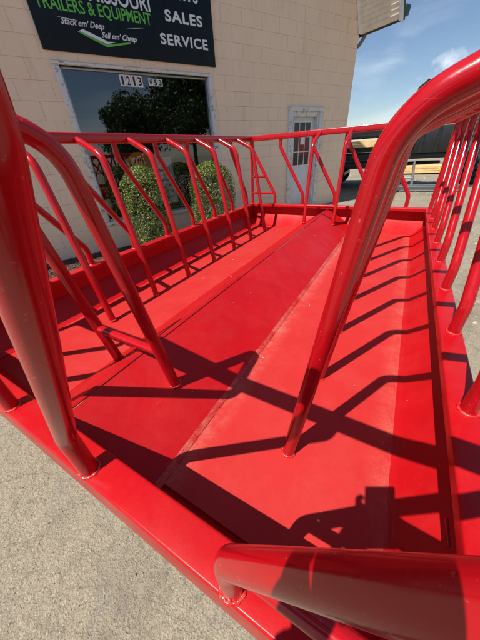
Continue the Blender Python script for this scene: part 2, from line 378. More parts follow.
g.box(LB(.2, -3.0, GZ), LB(3.4, -3.05, 2.3)); g.box(LB(.15, -.22, GZ), LB(.2, -3.0, 2.3)); g.box(LB(3.4, -.22, GZ), LB(3.45, -3.0, 2.3)); g.box(LB(.2, -.22, 2.25), LB(3.4, -3, 2.3)); g.box(LB(.2, -.22, GZ), LB(3.4, -3, GZ+.05))
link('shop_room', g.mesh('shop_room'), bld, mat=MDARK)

# lettering
def text_mesh(body, size, bold=0, shear=0, ext=.0006, width=None, space=1.0, height=None):
    cu = bpy.data.curves.new('t', 'FONT'); cu.body = body; cu.size = size; cu.offset = bold; cu.shear = shear; cu.extrude = ext; cu.space_character = space; cu.resolution_u = 4
    ob = bpy.data.objects.new('t', cu); COL.objects.link(ob); bpy.context.view_layer.update()
    me = bpy.data.meshes.new_from_object(ob.evaluated_get(bpy.context.evaluated_depsgraph_get())); bpy.data.objects.remove(ob)
    n = len(me.vertices); co = np.empty(n*3); me.vertices.foreach_get('co', co); co = co.reshape(-1, 3)
    co[:, 0] -= co[:, 0].min(); co[:, 1] -= co[:, 1].min()
    if width: co[:, 0] *= width/co[:, 0].max()
    if height: co[:, 1] *= height/co[:, 1].max()
    co = np.stack([co[:, 0], -co[:, 2], co[:, 1]], 1)   # upright, facing -y (= +n)
    me.vertices.foreach_set('co', co.ravel()); me.update(); return me
# sign: its own thing on the wall
sgn = empty('shop_sign', W(.55, .02, 1.745), WROT, label='large dark navy shop sign with white and green lettering above the front window', cat='sign')
def LS(s, n, z): return (s-.55, -(n-.02), z-1.745)
MNAVY = simple('dark navy sign face', (.004, .011, .018), .5, var=.3); MNAVY.node_tree.nodes['Principled BSDF'].inputs['Specular IOR Level'].default_value = .2
MLW = simple('white vinyl', (.72, .74, .78), .4, var=.04); MLG = simple('green vinyl', (.12, .50, .06), .4, var=.1)
link('panel', Geo().box(LS(.55, .0, 1.745), LS(2.98, .03, 2.72)).mesh('panel', bevel=.004), sgn, mat=MNAVY)
def letters(body, s, z, w, h, mat, **kw):
    me = text_mesh(body, h, width=w, height=h, **kw); me.materials.append(mat); link('lettering', me, sgn, loc=LS(s, .032, z))
letters('PARTS', 2.24, 2.395, .52, .115, MLW, bold=.0032, space=1.12)
letters('SALES', 2.21, 2.165, .59, .115, MLW, bold=.0032, space=1.12)
letters('SERVICE', 2.09, 1.925, .77, .115, MLW, bold=.0032, space=1.12)
letters('NE MISSOURI', .95, 2.222, 1.06, .155, MLW, bold=.002)
letters('TRAILERS & EQUIPMENT', .625, 2.075, 1.37, .135, MLG, bold=.0015)
letters("Stack em' Deep", .84, 1.968, .50, .078, MLW, shear=.45, bold=.0014)
letters("Sell em' Cheap", 1.28, 1.893, .46, .074, MLW, shear=.45, bold=.0014)
def strip(poly, mat, name, d=.004):
    q = Geo().prism([(s-.55, z-1.745) for s, z in poly], (-.0112, -.0104), 'y'); link(name, q.mesh(name), sgn, mat=mat)
strip([(1.02, 1.945), (1.32, 1.855), (1.33, 1.885), (1.07, 1.965)], MLW, 'emblem')
strip([(1.32, 1.855), (1.46, 1.885), (1.33, 1.878)], MLW, 'emblem')
strip([(1.0, 1.935), (1.32, 1.825), (1.32, 1.85), (1.02, 1.943)], MLG, 'emblem')
strip([(1.32, 1.825), (1.64, 1.885), (1.64, 1.90), (1.32, 1.85)], MLG, 'emblem')
strip([(.80, 2.045), (1.04, 2.035), (.95, 2.03)], MLW, 'emblem'); strip([(1.62, 2.03), (1.88, 2.06), (1.74, 2.04)], MLW, 'emblem')

# address number on the glass (sub-part of the window), posters and things inside
MBW = simple('white decal', (.72, .72, .7), .4, var=.04); MBK = simple('black decal', (.01, .01, .01), .4)
def decal(chars, s, z, w, h, par, n=-.045):
    dw = w/len(chars)
    for i, ch in enumerate(chars):
        if ch == ' ': continue
        a = s+i*dw
        link('number_decal', Geo().box(LB(a, n, z), LB(a+dw*.95, n+.001, z+h)).mesh('number_decal'), par, mat=MBW)
        me = text_mesh(ch, h*.8, bold=.003, ext=.0005, width=dw*(.35 if ch == '1' else .6), height=h*.8); me.materials.append(MBK)
        link('number_digit', me, par, loc=LB(a+dw*(.3 if ch == '1' else .18), n+.002, z+h*.1))
decal('1213', 1.40, 1.455, .33, .125, win)
decal('W53', 1.82, 1.475, .22, .085, win)
nt_ = empty('paper_notice', W(1.50, -.062, -.16), WROT, label='white paper notice of printed lines taped inside the dark window behind the left shrub', cat='notice')
link('sheet', Geo().box((0, .0, 0), (.47, .003, .72)).mesh('sheet'), nt_, mat=simple('white paper', (.80, .84, .90), .6, var=.04))
for i, t in enumerate(['HOURS', 'MON - FRI', '8 AM - 5 PM', 'SATURDAY', '8 AM - 12 PM', 'CLOSED', 'SUNDAY']):
    me = text_mesh(t, .05, width=.36 if i else .3, height=.045, ext=.0005, bold=.001); me.materials.append(MBK); link('printed_line', me, nt_, loc=(.05, -.003, .62-i*.09))
MYE = simple('yellow decal', (.85, .50, .03), .5)
arc = empty('arch_decal', W(1.17, -.058, .32), WROT, label='yellow arched logo decal with black lettering inside the window above the left shrub', cat='decal')
for j, (ra, rb) in enumerate([(.20, .27), (.11, .17)]):
    pts = [(.24+rb*1.0*math.cos(t), rb*1.25*math.sin(t)) for t in np.linspace(.25, math.pi-.1, 12)] + [(.24+ra*math.cos(t), ra*1.2*math.sin(t)) for t in np.linspace(math.pi-.1, .25, 12)]
    link('arch', Geo().prism(pts, (0, .003), 'y').mesh('arch'), arc, mat=MYE)
hz = empty('green_hose', W(2.25, -.35, -.2), WROT, label='bundle of green hose hanging in the dark shop window', cat='hose')
q = Geo(); pts = []
for i in range(150):
    t = i*.35; pts.append((.32*math.cos(t)+.02*math.sin(i*1.3), .12*math.sin(i*.21), .45+.38*math.sin(t)+.02*math.cos(i)))
q.tube(pts, .02, 8); link('coil', q.mesh('coil', smooth=True), hz, mat=simple('green hose rubber', (.03, .34, .14), .4))
link('hook_board', Geo().box((-.5, .2, .75), (.5, .23, .84)).mesh('hook_board'), hz, mat=simple('green board', (.03, .12, .08), .5))

# door
s0, s1, a0, a1 = DOOR
door = link('door', Geo().box(LB(s0+.10, -.09, GZ+.02), LB(s1-.10, -.13, a1-.15)).mesh('door', bevel=.003), bld, mat=MDOOR)
for (p, q_) in (((s0-.05, .035, GZ), (s0+.06, -.03, a1-.06)), ((s1-.06, .035, GZ), (s1+.05, -.03, a1-.06)), ((s0-.06, .04, a1-.06), (s1+.06, -.03, a1+.01)),
               ((s0+.0601, .0, GZ), (s0+.099, -.2, a1-.15)), ((s1-.099, .0, GZ), (s1-.0601, -.2, a1-.15)), ((s0+.06, -.002, a1-.149), (s1-.06, -.2, a1-.061))):
    link('door_frame', Geo().box(LB(*p), LB(*q_)).mesh('door_frame', bevel=.004), door, mat=MWHITE)
# nine-light window in the door
dl = (s0+.20, s1-.20, .20, 1.045)
for i in range(3):
    for j in range(3):
        a = dl[0]+(dl[1]-dl[0])*i/3; b = dl[0]+(dl[1]-dl[0])*(i+1)/3; c = dl[2]+(dl[3]-dl[2])*j/3; d = dl[2]+(dl[3]-dl[2])*(j+1)/3
        link('pane', Geo().box(LB(a+.008, -.0885, c+.008), LB(b-.008, -.087, d-.008)).mesh('pane'), door, mat=simple('door pane', (.012, .012, .014), .04) if (i+j) == 0 else bpy.data.materials['door pane'])
MB2 = simple('door glazing bar', (.66, .67, .68), .45)
for i in range(4):
    a = dl[0]+(dl[1]-dl[0])*i/3; w = .02 if i in (0, 3) else .009
    link('glazing_bar', Geo().box(LB(a-w, -.0895, dl[2]-.02), LB(a+w, -.078, dl[3]+.02)).mesh('glazing_bar', bevel=.003), door, mat=MB2)
for j in range(4):
    c = dl[2]+(dl[3]-dl[2])*j/3; w = .02 if j in (0, 3) else .009
    link('glazing_bar', Geo().box(LB(dl[0]-.02, -.0895, c-w), LB(dl[1]+.02, -.080, c+w)).mesh('glazing_bar', bevel=.003), door, mat=MB2)
link('door_handle', Geo().tube([LB(s0+.15, -.088, .14), LB(s0+.15, -.045, .14)], .028, 10).mesh('door_handle', smooth='auto'), door, mat=simple('brass', (.3, .22, .1), .3, .9))
dn = empty('open_sign_reflection', W(5.03, -.083, .56), WROT, label='open sign with white patch and painted-in red reflection in the upper door panes', cat='notice')
link('sheet', Geo().box((.0, 0, -.15), (.34, .004, .2)).mesh('sheet'), dn, mat=simple('dark red pane reflection', (.22, .01, .015), .4))  # red sheet paints in a reflection in the panes, behind the open sign
link('white_patch', Geo().box((.10, -.003, .06), (.22, 0.0, .2)).mesh('white_patch'), dn, mat=MBW)

# mulch bed and slab
def wpoly(pts, z): return [tuple(W(s, n, z)) for s, n in pts]
MMU = M('dark red mulch'); v = MMU.coord()
MMU.set(MMU.ramp(MMU.noise(v, 60, 5, .7), [(.3, (.03, .012, .01)), (.7, (.14, .06, .045))]), .95, normal=MMU.bump(MMU.noise(v, 80, 5), 1, .02)); MMU = MMU.m
link('mulch_bed', mesh('mulch_bed', wpoly([(-3.2, .0), (-3.2, 1.0), (4.5, 1.0), (4.5, .0)], GZ+.008), [(0, 1, 2, 3)]), mat=MMU, kind='structure')
g = Geo()
for i in range(2600):
    s_, n_ = rng.uniform(-1.5, 4.3), rng.uniform(.02, 1.0); c = W(s_, n_, GZ+.008+rng.uniform(0, .012)); a = rng.uniform(0, 6.3); l = rng.uniform(.01, .035); w = rng.uniform(.006, .014)
    k = len(g.v); d = Vector((math.cos(a), math.sin(a), rng.uniform(-.3, .5)))*l; e = Vector((-math.sin(a), math.cos(a), rng.uniform(-.3, .3)))*w
    g.v += [c-d-e, c+d-e, c+d+e, c-d+e, c+Vector((0, 0, .012))]; g.f += [(k, k+1, k+4), (k+1, k+2, k+4), (k+2, k+3, k+4), (k+3, k, k+4)]
link('mulch', g.mesh('mulch', fix=False), mat=simple('mulch chips', (.10, .05, .04), .9, var=.7, scale=40), kind='stuff', label='dark red wood mulch chips along the foot of the wall', cat='mulch')
link('concrete_path', Geo().prism([tuple((W(s, n, 0)).xy) for s, n in [(-.55, 1.02), (.05, .62), (.0, 1.9), (-.55, 1.9)]], (GZ, GZ+.03)).mesh('concrete_path', bevel=.006), mat=simple('pale concrete', (.55, .50, .40), .9, bump=.4), kind='structure')

# ================================================================ FEEDER
XL, XR, YN, YF = 0.0, 5.40*S, -1.12*S, 7.62*S     # centre lines of the rim
feeder = empty('cattle_feeder', ((XL+XR)/2, (YN+YF)/2, GZ), label='bright red steel cattle feeder with slanted bars and a ridged trough, filling the foreground', cat='feeder')
FO = Vector(feeder.location)
def fl(name, me, mat, loc=(0, 0, 0), rz=0, parent=None, **kw):
    if parent is None: return link(name, me, feeder, loc=Vector(loc)-FO, rz=rz, mat=mat, **kw)
    return link(name, me, parent, loc=loc, rz=rz, mat=mat, **kw)
def ring(profile, name, mat, smooth=False, offsets=(0, 0, 0, 0), label=None):
    """mitred extrusion of a closed (u, z) profile along each of the four sides; u points outwards"""
    C = [(XL, YN), (XR, YN), (XR, YF), (XL, YF)]; SG = [(-1, -1), (1, -1), (1, 1), (-1, 1)]
    for i in range(4):
        j = (i+1) % 4; vs = []
        for c, sg in ((C[i], SG[i]), (C[j], SG[j])):
            vs += [(c[0]+sg[0]*u*S, c[1]+sg[1]*u*S, z*S) for u, z in profile]
        n = len(profile)
        fs = [tuple(range(n)), tuple(range(2*n-1, n-1, -1))]+[(k, k+n, (k+1) % n+n, (k+1) % n) for k in range(n)]
        g = Geo(); g.v = vs; g.f = fs; m_ = g.mesh(name, smooth='auto'); fl(name, m_, mat)
def arc2(cx, cz, r, a0, a1, n=5): return [(cx+r*math.cos(math.radians(a0+(a1-a0)*k/n)), cz+r*math.sin(math.radians(a0+(a1-a0)*k/n))) for k in range(n+1)]
T = .016
# C channel open to the inside: lip, top flange, web
ring(arc2(-.092, -.018, .018, 180, 90)+arc2(.061, -.014, .014, 90, 0)+[(.075, -.37), (.075-T, -.37)]+[(.061, -T)]+[(-.092, -T)]+[(-.11+T, -.085), (-.11, -.085)], 'rim_channel', MRIM)
# sloped skirt from web to trough floor
ring([(.074-T, -.345), (-.235, -.66), (-.30, -.672), (-.30, -.69), (-.24, -.685), (.074-T, -.37)], 'trough_side', MRIM)
# trough floor left and right of the ridge, ridge sheets
BL, BR, RX, RZ = 1.866*S, 3.535*S, 2.70*S, -.10*S
y0, y1 = YN+.28*S, YF-.28*S
def sheet(pts, name, mat, th=.004, ya=y0, yb=y1):
    g = Geo(); n = len(pts); poly = [(x, z) for x, z in pts]+[(x, z-th) for x, z in reversed(pts)]
    g.prism(poly, (ya, yb), 'y'); return fl(name, g.mesh(name, smooth='auto'), mat)
sheet([(XL+.29*S, -.675*S), (.96*S, -.69*S), (1.5*S, -.66*S), (BL+.01, -.632*S)], 'trough_floor', MSF)
sheet([(BR-.01, -.632*S), (4.2*S, -.650*S), (XR-.29*S, -.672*S)], 'trough_floor', MSF)
yr0, yr1 = YN-.055*S, YF+.055*S
sheet([(BL-.004, -.630*S), (RX, RZ), (RX+.0085, RZ-.0054)], 'ridge_sheet', MS, .004, yr0, yr1)
sheet([(RX+.0125, RZ-.0075), (BR+.004, -.622*S)], 'ridge_sheet', MS, .004, yr0, yr1)
def bead(x, z, ya, yb, r, name, mat):
    pts = []; n = 150
    for i in range(n+1):
        pts.append((x+rng.uniform(-.0012, .0012), ya+(yb-ya)*i/n, z))
    g = Geo().tube(pts, [r*rng.uniform(.5, 1.3) for _ in pts], 6); fl(name, g.mesh(name, smooth=True), mat)
bead(BR+.003, -.632*S+.0005, y0-.02, y1+.02, .0022, 'weld_seam', MSEAM)
bead(BL-.004, -.640*S+.002, y0-.02, y1+.02, .003, 'weld_seam', MWELD)
# top rails: square tube
H = 1.90; hw = .0725
def rail(a, b, name='top_rail'):
    g = Geo(); A, B = Vector(a), Vector(b); d = (B-A).normalized(); side = Vector((-d.y, d.x, 0))
    k = 0; r = .008
    sec = []
    for sx, sz, st in ((1, 1, 0), (-1, 1, 90), (-1, -1, 180), (1, -1, 270)):
        for q in range(4):
            t = math.radians(st+30*q); sec.append((sx*(hw*S-r)+r*math.cos(t), sz*(hw*S-r)+r*math.sin(t)))
    for P in (A, B):
        for u, w in sec: g.v.append(tuple(P+side*u+Vector((0, 0, w))))
    n = len(sec); g.f = [(i, (i+1) % n, (i+1) % n+n, i+n) for i in range(n)]+[tuple(range(n)), tuple(range(2*n-1, n-1, -1))]
    return fl(name, g.mesh(name, smooth='auto'), MB)
h = hw*S
rail((XL, YN-h, H*S), (XL, YF+h, H*S)); rail((XR, YN-h, H*S), (XR, YF+h, H*S))
rail((XL+h, YF, H*S+.001), (XR-h, YF, H*S+.001)); rail((XL+h, YN, H*S-.001), (XR-h, YN, H*S-.001))
# bars
RB = .0505*S
om = Geo().tube(fillet([Vector(p)*S for p in ((0, 0, H-hw), (0, 0, 1.62), (.82, 0, .29), (.82, 0, -.01))], .24*S, 8), RB, 20).mesh('outer_bar', smooth='auto'); om.materials.append(MB)
on = Geo().tube(fillet([Vector(p)*S for p in ((0, 0, H-hw), (0, 0, 1.62), (.78, 0, .33), (.78, 0, -.01))], .24*S, 10), RB, 32).mesh('outer_bar', smooth='auto'); on.materials.append(MB)
ir = Geo().tube(fillet([Vector(p)*S for p in ((.04, 0, 1.955), (.80, 0, 1.625), (1.08, 0, -.70))], .27*S, 12), RB, 32).mesh('inner_bar', smooth='auto'); ir.materials.append(MB)
im = Geo().tube(fillet([Vector(p)*S for p in ((.04, 0, 1.885), (.56, 0, 1.64), (.945, 0, -.70))], .27*S, 9), RB, 20).mesh('inner_bar', smooth='auto'); im.materials.append(MB)
im2 = Geo().tube(fillet([Vector(p)*S for p in ((.04, 0, 1.90), (.68, 0, 1.65), (.97, 0, -.40))], .27*S, 9), RB, 20).mesh('inner_bar', smooth='auto'); im2.materials.append(MB)
def weld_mesh():
    pts = []; rs = []; n = 28
    for i in range(n+1):
        a = 2*math.pi*i/n; rad = RB+.0015+.001*math.sin(i*2.9); pts.append((rad*math.cos(a), rad*math.sin(a), .001)); rs.append(.0036+.001*math.sin(i*4.1))
    rs[-1] = rs[0]; pts[-1] = pts[0]
    m_ = Geo().tube(pts, rs, 8, caps=False).mesh('weld', smooth=True); m_.materials.append(MWELD); return m_
WM = weld_mesh()
def outer(x, y, rz, m_=None, w=.82):
    o = fl('outer_bar', m_ or om, MB, (x, y, 0), rz); fl('weld', WM, MWELD, (w*S, 0, 0), 0, o); return o
def inner(x, y, rz, m_=im, wx=.94, wz=-.655):
    o = fl('inner_bar', m_, MB, (x, y, 0), rz); w_ = fl('weld', WM, MWELD, (wx*S, 0, wz*S), 0, o); w_.scale = (.96, .96, .8); return o
PI = math.pi
LEFT_T = [-.66, .34, 1.34, 2.34, 3.34, 4.34, 5.34, 6.34]
for t in LEFT_T: outer(XL, t*S, PI/2)
for t in (.04, 1.03, 2.04, 3.05, 4.0): outer(t*S, YF, 0)
for f_ in (.36, 1.36, 2.36, 3.36, 4.36, 5.36, 6.36, -.63): outer(XR, (f_+.82)*S, -PI/2)
for f_ in (4.43, 3.41, 2.40, 1.40, .45): outer((f_+.78)*S, YN-.02*S, PI, on, .78)
for t in (.64, 1.64, 2.64, 3.64, 4.64, 5.64, 6.62): inner(XL, t*S, 0)
for t in (-.12, .86, 1.86, 2.86, 3.86, 4.86, 5.86): inner(XR, t*S, PI, ir, 1.075, -.645)
for t in (2.25, 3.12): inner(t*S, YN, PI/2, im2, .97, -.355 if t > 3 else -.37)
for t in (2.24, 3.10): inner(t*S, YF, -PI/2, im2, .97, -.345)
def along(p0, p1, name, r=RB): return fl(name, Geo().tube([Vector(p0)*S, Vector(p1)*S], r, 16).mesh(name, smooth='auto'), MB)
def iy(z): return .68+(1.65-z)*(.29/2.05)
# cross ties between the paired inner bars
along((2.25, -1.12+iy(.12), .12), (3.12, -1.12+iy(.12), .12), 'cross_tie', RB*.85)
along((2.24, 7.62-iy(.12), .12), (3.10, 7.62-iy(.12), .12), 'cross_tie', RB*.85)
# corner posts and ladder rungs at two corners
for x, y in ((0, YF/S), (5.40, YN/S), (0, YN/S), (5.40, YF/S)): along((x, y, 1.83), (x, y, -.01), 'corner_post')
def ox(z): return (1.62-z)/(1.33)*.82
for z in (.33, .84):
    along((0, YF/S, z), (.04+ox(z), YF/S, z), 'ladder_rung', RB*.8)
    along((5.40, YN/S, z), (5.175-ox(z)*.91, YN/S, z), 'ladder_rung', RB*.8)
# legs and skids
for x in (XL-.02, XR+.02):
    for y in (YN+.3, (YN+YF)/2, YF-.3):
        fl('leg', Geo().box((x-.03, y-.03, GZ+.05), (x+.03, y+.03, -.42*S)).mesh('leg', bevel=.004), MB)
    fl('skid', Geo().tube(fillet([(x, YN+.1, GZ+.14), (x, YN+.2, GZ+.03), (x, YF-.2, GZ+.03), (x, YF-.1, GZ+.14)], .1), .03, 12).mesh('skid', smooth='auto'), MB)
# outer underside of the trough
g = Geo(); ring([(.05, -.372), (-.26, -.70), (-.26, -.715), (.04, -.385)], 'trough_underside', MRIM)

# ================================================================ SHRUBS AND TREES
def leaf_mat(name, stops, rough=.45):
    m = M(name); g_ = m.n('ShaderNodeNewGeometry'); c = m.ramp(g_.outputs['Random Per Island'], stops)
    m.set(c, rough, 0, .4)
    m.b.inputs['Subsurface Weight'].default_value = 0
    tr = m.n('ShaderNodeBsdfTranslucent'); m.l(c, tr.inputs[0]); ms = m.n('ShaderNodeMixShader'); ms.inputs[0].default_value = .25
    m.l(m.b.outputs[0], ms.inputs[1]); m.l(tr.outputs[0], ms.inputs[2]); m.l(ms.outputs[0], m.t.nodes['Material Output'].inputs[0]); return m.m
def leaves(P, Nn, size, name, jitter=.7, aspect=.55):
    n = len(P); d = Nn+rng.normal(0, jitter, (n, 3)); d /= np.linalg.norm(d, axis=1)[:, None]
    t = rng.normal(0, 1, (n, 3)); t -= d*(t*d).sum(1)[:, None]; t /= np.linalg.norm(t, axis=1)[:, None]; b = np.cross(d, t)
    sz = size*rng.uniform(.6, 1.3, (n, 1)); a = t*sz; c = b*sz*aspect
    V = np.stack([P-a, P-c, P+a, P+c], 1).reshape(-1, 3)
    me = bpy.data.meshes.new(name); me.vertices.add(4*n); me.vertices.foreach_set('co', V.ravel()); me.loops.add(4*n); me.loops.foreach_set('vertex_index', np.arange(4*n))
    me.polygons.add(n); me.polygons.foreach_set('loop_start', np.arange(0, 4*n, 4)); me.polygons.foreach_set('loop_total', np.full(n, 4)); me.update(); return me
MBOX = leaf_mat('boxwood leaves', [(0., (.02, .035, .006)), (.35, (.06, .095, .015)), (.75, (.16, .20, .03)), (1., (.34, .36, .07))])
MTREE = leaf_mat('tree leaves', [(0., (.02, .04, .012)), (.6, (.05, .09, .025)), (1., (.09, .13, .04))])
MBARK = simple('bark', (.09, .065, .045), .9, var=.4, scale=20, bump=.8)
def shrub(s, n, zt, rad, label):
    base = W(s, n, GZ); e = empty('boxwood_shrub', base, 0, label=label, cat='shrub', group='clipped boxwoods in front of the shop window'); H_ = zt-GZ
    cnt = 20000; u = rng.uniform(0, 1, cnt); th = rng.uniform(0, 2*PI, cnt)
    z = u*H_
    def R(t):   # radius along height: barrel with rounded top
        t = np.clip(t, 0, 1); return rad*np.where(t < .12, .78+.22*t/.12, np.where(t > .62, np.sqrt(np.clip(1-((t-.62)/.385)**2.3, 0.0, 1)), 1))
    lump = 1+.05*np.sin(th*3+z*7)+.055*np.sin(th*7-z*11+s)+.045*np.sin(th*13+z*23)+.03*np.sin(th*23-z*41)
    depth = 1-np.abs(rng.normal(0, .11, cnt)); r = R(u)*lump*depth*np.sqrt(rng.uniform(.82, 1.06, cnt))
    r = r*np.where(rng.uniform(0, 1, cnt) < .035, rng.uniform(1.0, 1.13, cnt), 1)
    top = rng.uniform(0, 1, cnt) < .16
    rt = rad*.8*np.sqrt(rng.uniform(0, 1, cnt)); zt_ = H_*(.62+.385*np.sqrt(np.clip(1-(rt/rad)**2, 0, 1)))-np.abs(rng.normal(0, .02, cnt))
    r = np.where(top, rt, r); z = np.where(top, zt_, z)
    P = np.stack([r*np.cos(th), r*np.sin(th), z], 1); Nn = np.stack([np.cos(th), np.sin(th), .5+.6*(z/H_)], 1)
    link('foliage', leaves(P, Nn, .0125, 'foliage'), e, mat=MBOX)
    g = Geo()
    for i in range(9):
        a = rng.uniform(0, 6.28); g.tube([(0, 0, 0), (.4*rad*math.cos(a), .4*rad*math.sin(a), H_*.4), (.65*rad*math.cos(a+.3), .65*rad*math.sin(a+.3), H_*.8)], [.014, .009, .003], 6)
    link('stem', g.mesh('stem', smooth=True), e, mat=MBARK)
    return e
shrub(1.19, .62, .475, .35, 'left one of two clipped rounded boxwoods, in front of the paper notice in the window')
shrub(2.35, .62, .46, .385, 'right one of two clipped rounded boxwoods, at the right edge of the shop window')
def tree(x, y, ht, rad, label, n=22000):
    e = empty('broadleaf_tree', (x, y, GZ), rng.uniform(0, 6), label=label, cat='tree')
    C = []; 
    for i in range(26):
        a = rng.uniform(0, 6.28); rr_ = rad*math.sqrt(rng.uniform(0, 1))*.8; zc = ht*rng.uniform(.38, .92); rr_ *= 1-.5*abs(zc/ht-.55)
        C.append((rr_*math.cos(a), rr_*math.sin(a), zc, rad*rng.uniform(.22, .42)))
    C = np.array(C); idx = rng.integers(0, len(C), n); d = rng.normal(0, 1, (n, 3)); d /= np.linalg.norm(d, axis=1)[:, None]
    P = C[idx, :3]+d*C[idx, 3:4]*rng.uniform(.5, 1.05, (n, 1))*np.array([1, 1, .75])
    link('crown', leaves(P, d, .17, 'crown'), e, mat=MTREE)
    g = Geo(); g.tube([(0, 0, -.1), (.1, 0, ht*.3), (.1, .15, ht*.6), (0, .2, ht*.85)], [.28, .2, .12, .04], 10)
    for c in C[:9]: g.tube([(.08, .05, ht*.32), (c[0]*.5, c[1]*.5, (c[2]+ht*.3)/2), tuple(c[:3])], [.1, .06, .02], 6)
    link('trunk', g.mesh('trunk', smooth=True), e, mat=MBARK)
for s, n, ht, rad, lb in ((17.0, 30, 10.0, 7.0, 'tall dark tree across the yard, mirrored in the right half of the window'), (11.0, 31, 6.4, 4.6, 'low bushy tree across the yard, mirrored at the lower middle of the window'),
                         (24.5, 33, 13, 6, 'broad tree farthest right in the window reflection'), (2, 42, 4.6, 4, 'small rounded tree at the far edge of the yard')):
    P = W(s, n, GZ); tree(P.x, P.y, ht, rad, lb)

# ================================================================ YARD BACKGROUND
MBLKM = simple('black trailer paint', (.012, .012, .013), .4, var=.3); MTYRE = simple('tyre rubber', (.018, .018, .018), .85)
MRIMW = simple('silver wheel rim', (.5, .5, .5), .35, .7); MPLANK = simple('new yellow deck plank', (.72, .48, .20), .7, var=.2, scale=5); MGREY = simple('galvanised steel', (.33, .33, .34), .45, .6)
def wheel(e, x, y, z, r=.36, w=.2, rm=None):
    g = Geo().tube([(x, y-w/2, z), (x, y-w/2+.03, z), (x, y+w/2-.03, z), (x, y+w/2, z)], [r*.93, r, r, r*.93], 24); tyre = link('wheel', g.mesh('wheel', smooth='auto'), e, mat=MTYRE)
    link('rim', Geo().tube([(x, y-w/2-.006, z), (x, y+w/2+.006, z)], r*.55, 16).mesh('rim', smooth='auto'), tyre, mat=rm or MRIMW)
    link('hub', Geo().tube([(x, y-w/2-.05, z), (x, y-w/2, z)], r*.16, 10).mesh('hub', smooth='auto'), tyre, mat=MBLKM)
def flatbed(x, y, z, rz, length, width, label, wheels=True, planks=True, rh=.16):
    e = empty('flatbed_trailer', (x, y, z), rz, label=label, cat='trailer', group='flatbed trailers stacked beyond the corner of the building')
    dz = .62 if wheels else .06
    for sy_ in (-1, 1): link('side_rail', Geo().box((-length/2, sy_*width/2-.05, dz), (length/2, sy_*width/2+.05, dz+rh)).mesh('side_rail', bevel=.006), e, mat=MBLKM)
    for i in range(11):
        xx = -length/2+.05+i*(length-.1)/10; link('cross_member', Geo().box((xx-.03, -width/2+.051, dz+.02), (xx+.03, width/2-.051, dz+.12)).mesh('cross_member'), e, mat=MBLKM)
    for i in range(10):
        yy = -width/2+.06+i*(width-.12)/10
        link('deck_plank', Geo().box((-length/2+rng.uniform(-.02, .02), yy+.004, dz+.121), (length/2, yy+(width-.12)/10-.004, dz+.165+rng.uniform(0, .006))).mesh('deck_plank'), e, mat=MPLANK if planks else MBLKM)
    link('tongue', Geo().tube([(length/2, -.5, dz+.05), (length/2+1.1, 0, dz+.05), (length/2, .5, dz+.05)], .05, 6).mesh('tongue'), e, mat=MBLKM)
    link('rub_rail', Geo().box((-length/2, -width/2-.10, dz+.04), (length/2, -width/2-.085, dz+.10)).mesh('rub_rail'), e, mat=MBLKM)
    for i in range(9):
        xx = -length/2+.3+i*(length-.6)/8; link('stake_pocket', Geo().box((xx-.03, -width/2-.085, dz+.02), (xx+.03, -width/2-.051, dz+.13)).mesh('stake_pocket'), e, mat=MBLKM)
    if wheels:
        for sx in (-.45, .45):
            for sy_ in (-1, 1): wheel(e, sx, sy_*(width/2-.25), .37)
        link('axle', Geo().box((-.8, -width/2+.4, .4), (.8, width/2-.4, .5)).mesh('axle'), e, mat=MBLKM)
        for sy_ in (-1, 1): link('jack_leg', Geo().box((length/2-.4, sy_*(width/2-.2)-.04, 0.02), (length/2-.32, sy_*(width/2-.2)+.04, dz)).mesh('jack_leg'), e, mat=MGREY)
    return e
flatbed(-1.2, 11.1, GZ, .06, 5.0, 2.1, 'black wheeled flatbed trailer at the bottom of the stack beyond the building corner', True, False)
flatbed(-1.1, 11.0, GZ+.80, .06, 5.0, 2.1, 'black flatbed deck lying on the lowest trailer in the stack', False, False)
flatbed(-1.15, 10.95, GZ+1.02, .05, 5.0, 2.1, 'flatbed trailer with bright yellow plank deck in the middle of the stack', False, True)
flatbed(-1.1, 10.95, GZ+1.40, .06, 4.9, 2.1, 'black steel flatbed trailer at the very top of the stack', False, False, .30)

lb_ = empty('lumber_bundle', (-1.0, 9.72, GZ+1.22), .055, label='bundle of bright yellow boards strapped along the side of the stacked trailers', cat='lumber')
for k in range(4):
    for i in range(2): link('board', Geo().box((-2.2+rng.uniform(-.04, .04), -.16+i*.1, .0+k*.042), (2.2, -.075+i*.1, .038+k*.042)).mesh('board'), lb_, mat=MPLANK)
# skid steer
sk = empty('skid_steer', (4.6, 14.5, GZ), .35, label='black skid steer loader with tall cab parked at the far right of the yard', cat='loader')
def bx(name, a, b, mat=MBLKM, bev=.02, par=None): return link(name, Geo().box(a, b).mesh(name, bevel=bev), par or sk, mat=mat)
bx('body', (-1.0, -.55, .35), (1.0, .55, 1.15)); cabm = bx('cab', (-.55, -.5, 1.15), (.6, .5, 2.0), MBLKM, .04); bx('cab_roof', (-.65, -.56, 2.0), (.75, .56, 2.12))
MGLS = simple('dark cab glass', (.02, .025, .03), .05)
for sy_ in (-1, 1): link('cab_window', Geo().box((-.4, sy_*.502-.004, 1.25), (.45, sy_*.502+.004, 1.9)).mesh('cab_window'), cabm, mat=MGLS)
link('cab_window', Geo().box((.598, -.4, 1.25), (.606, .4, 1.9)).mesh('cab_window'), cabm, mat=MGLS); link('cab_window', Geo().box((-.556, -.4, 1.25), (-.548, .4, 1.9)).mesh('cab_window'), cabm, mat=MGLS)
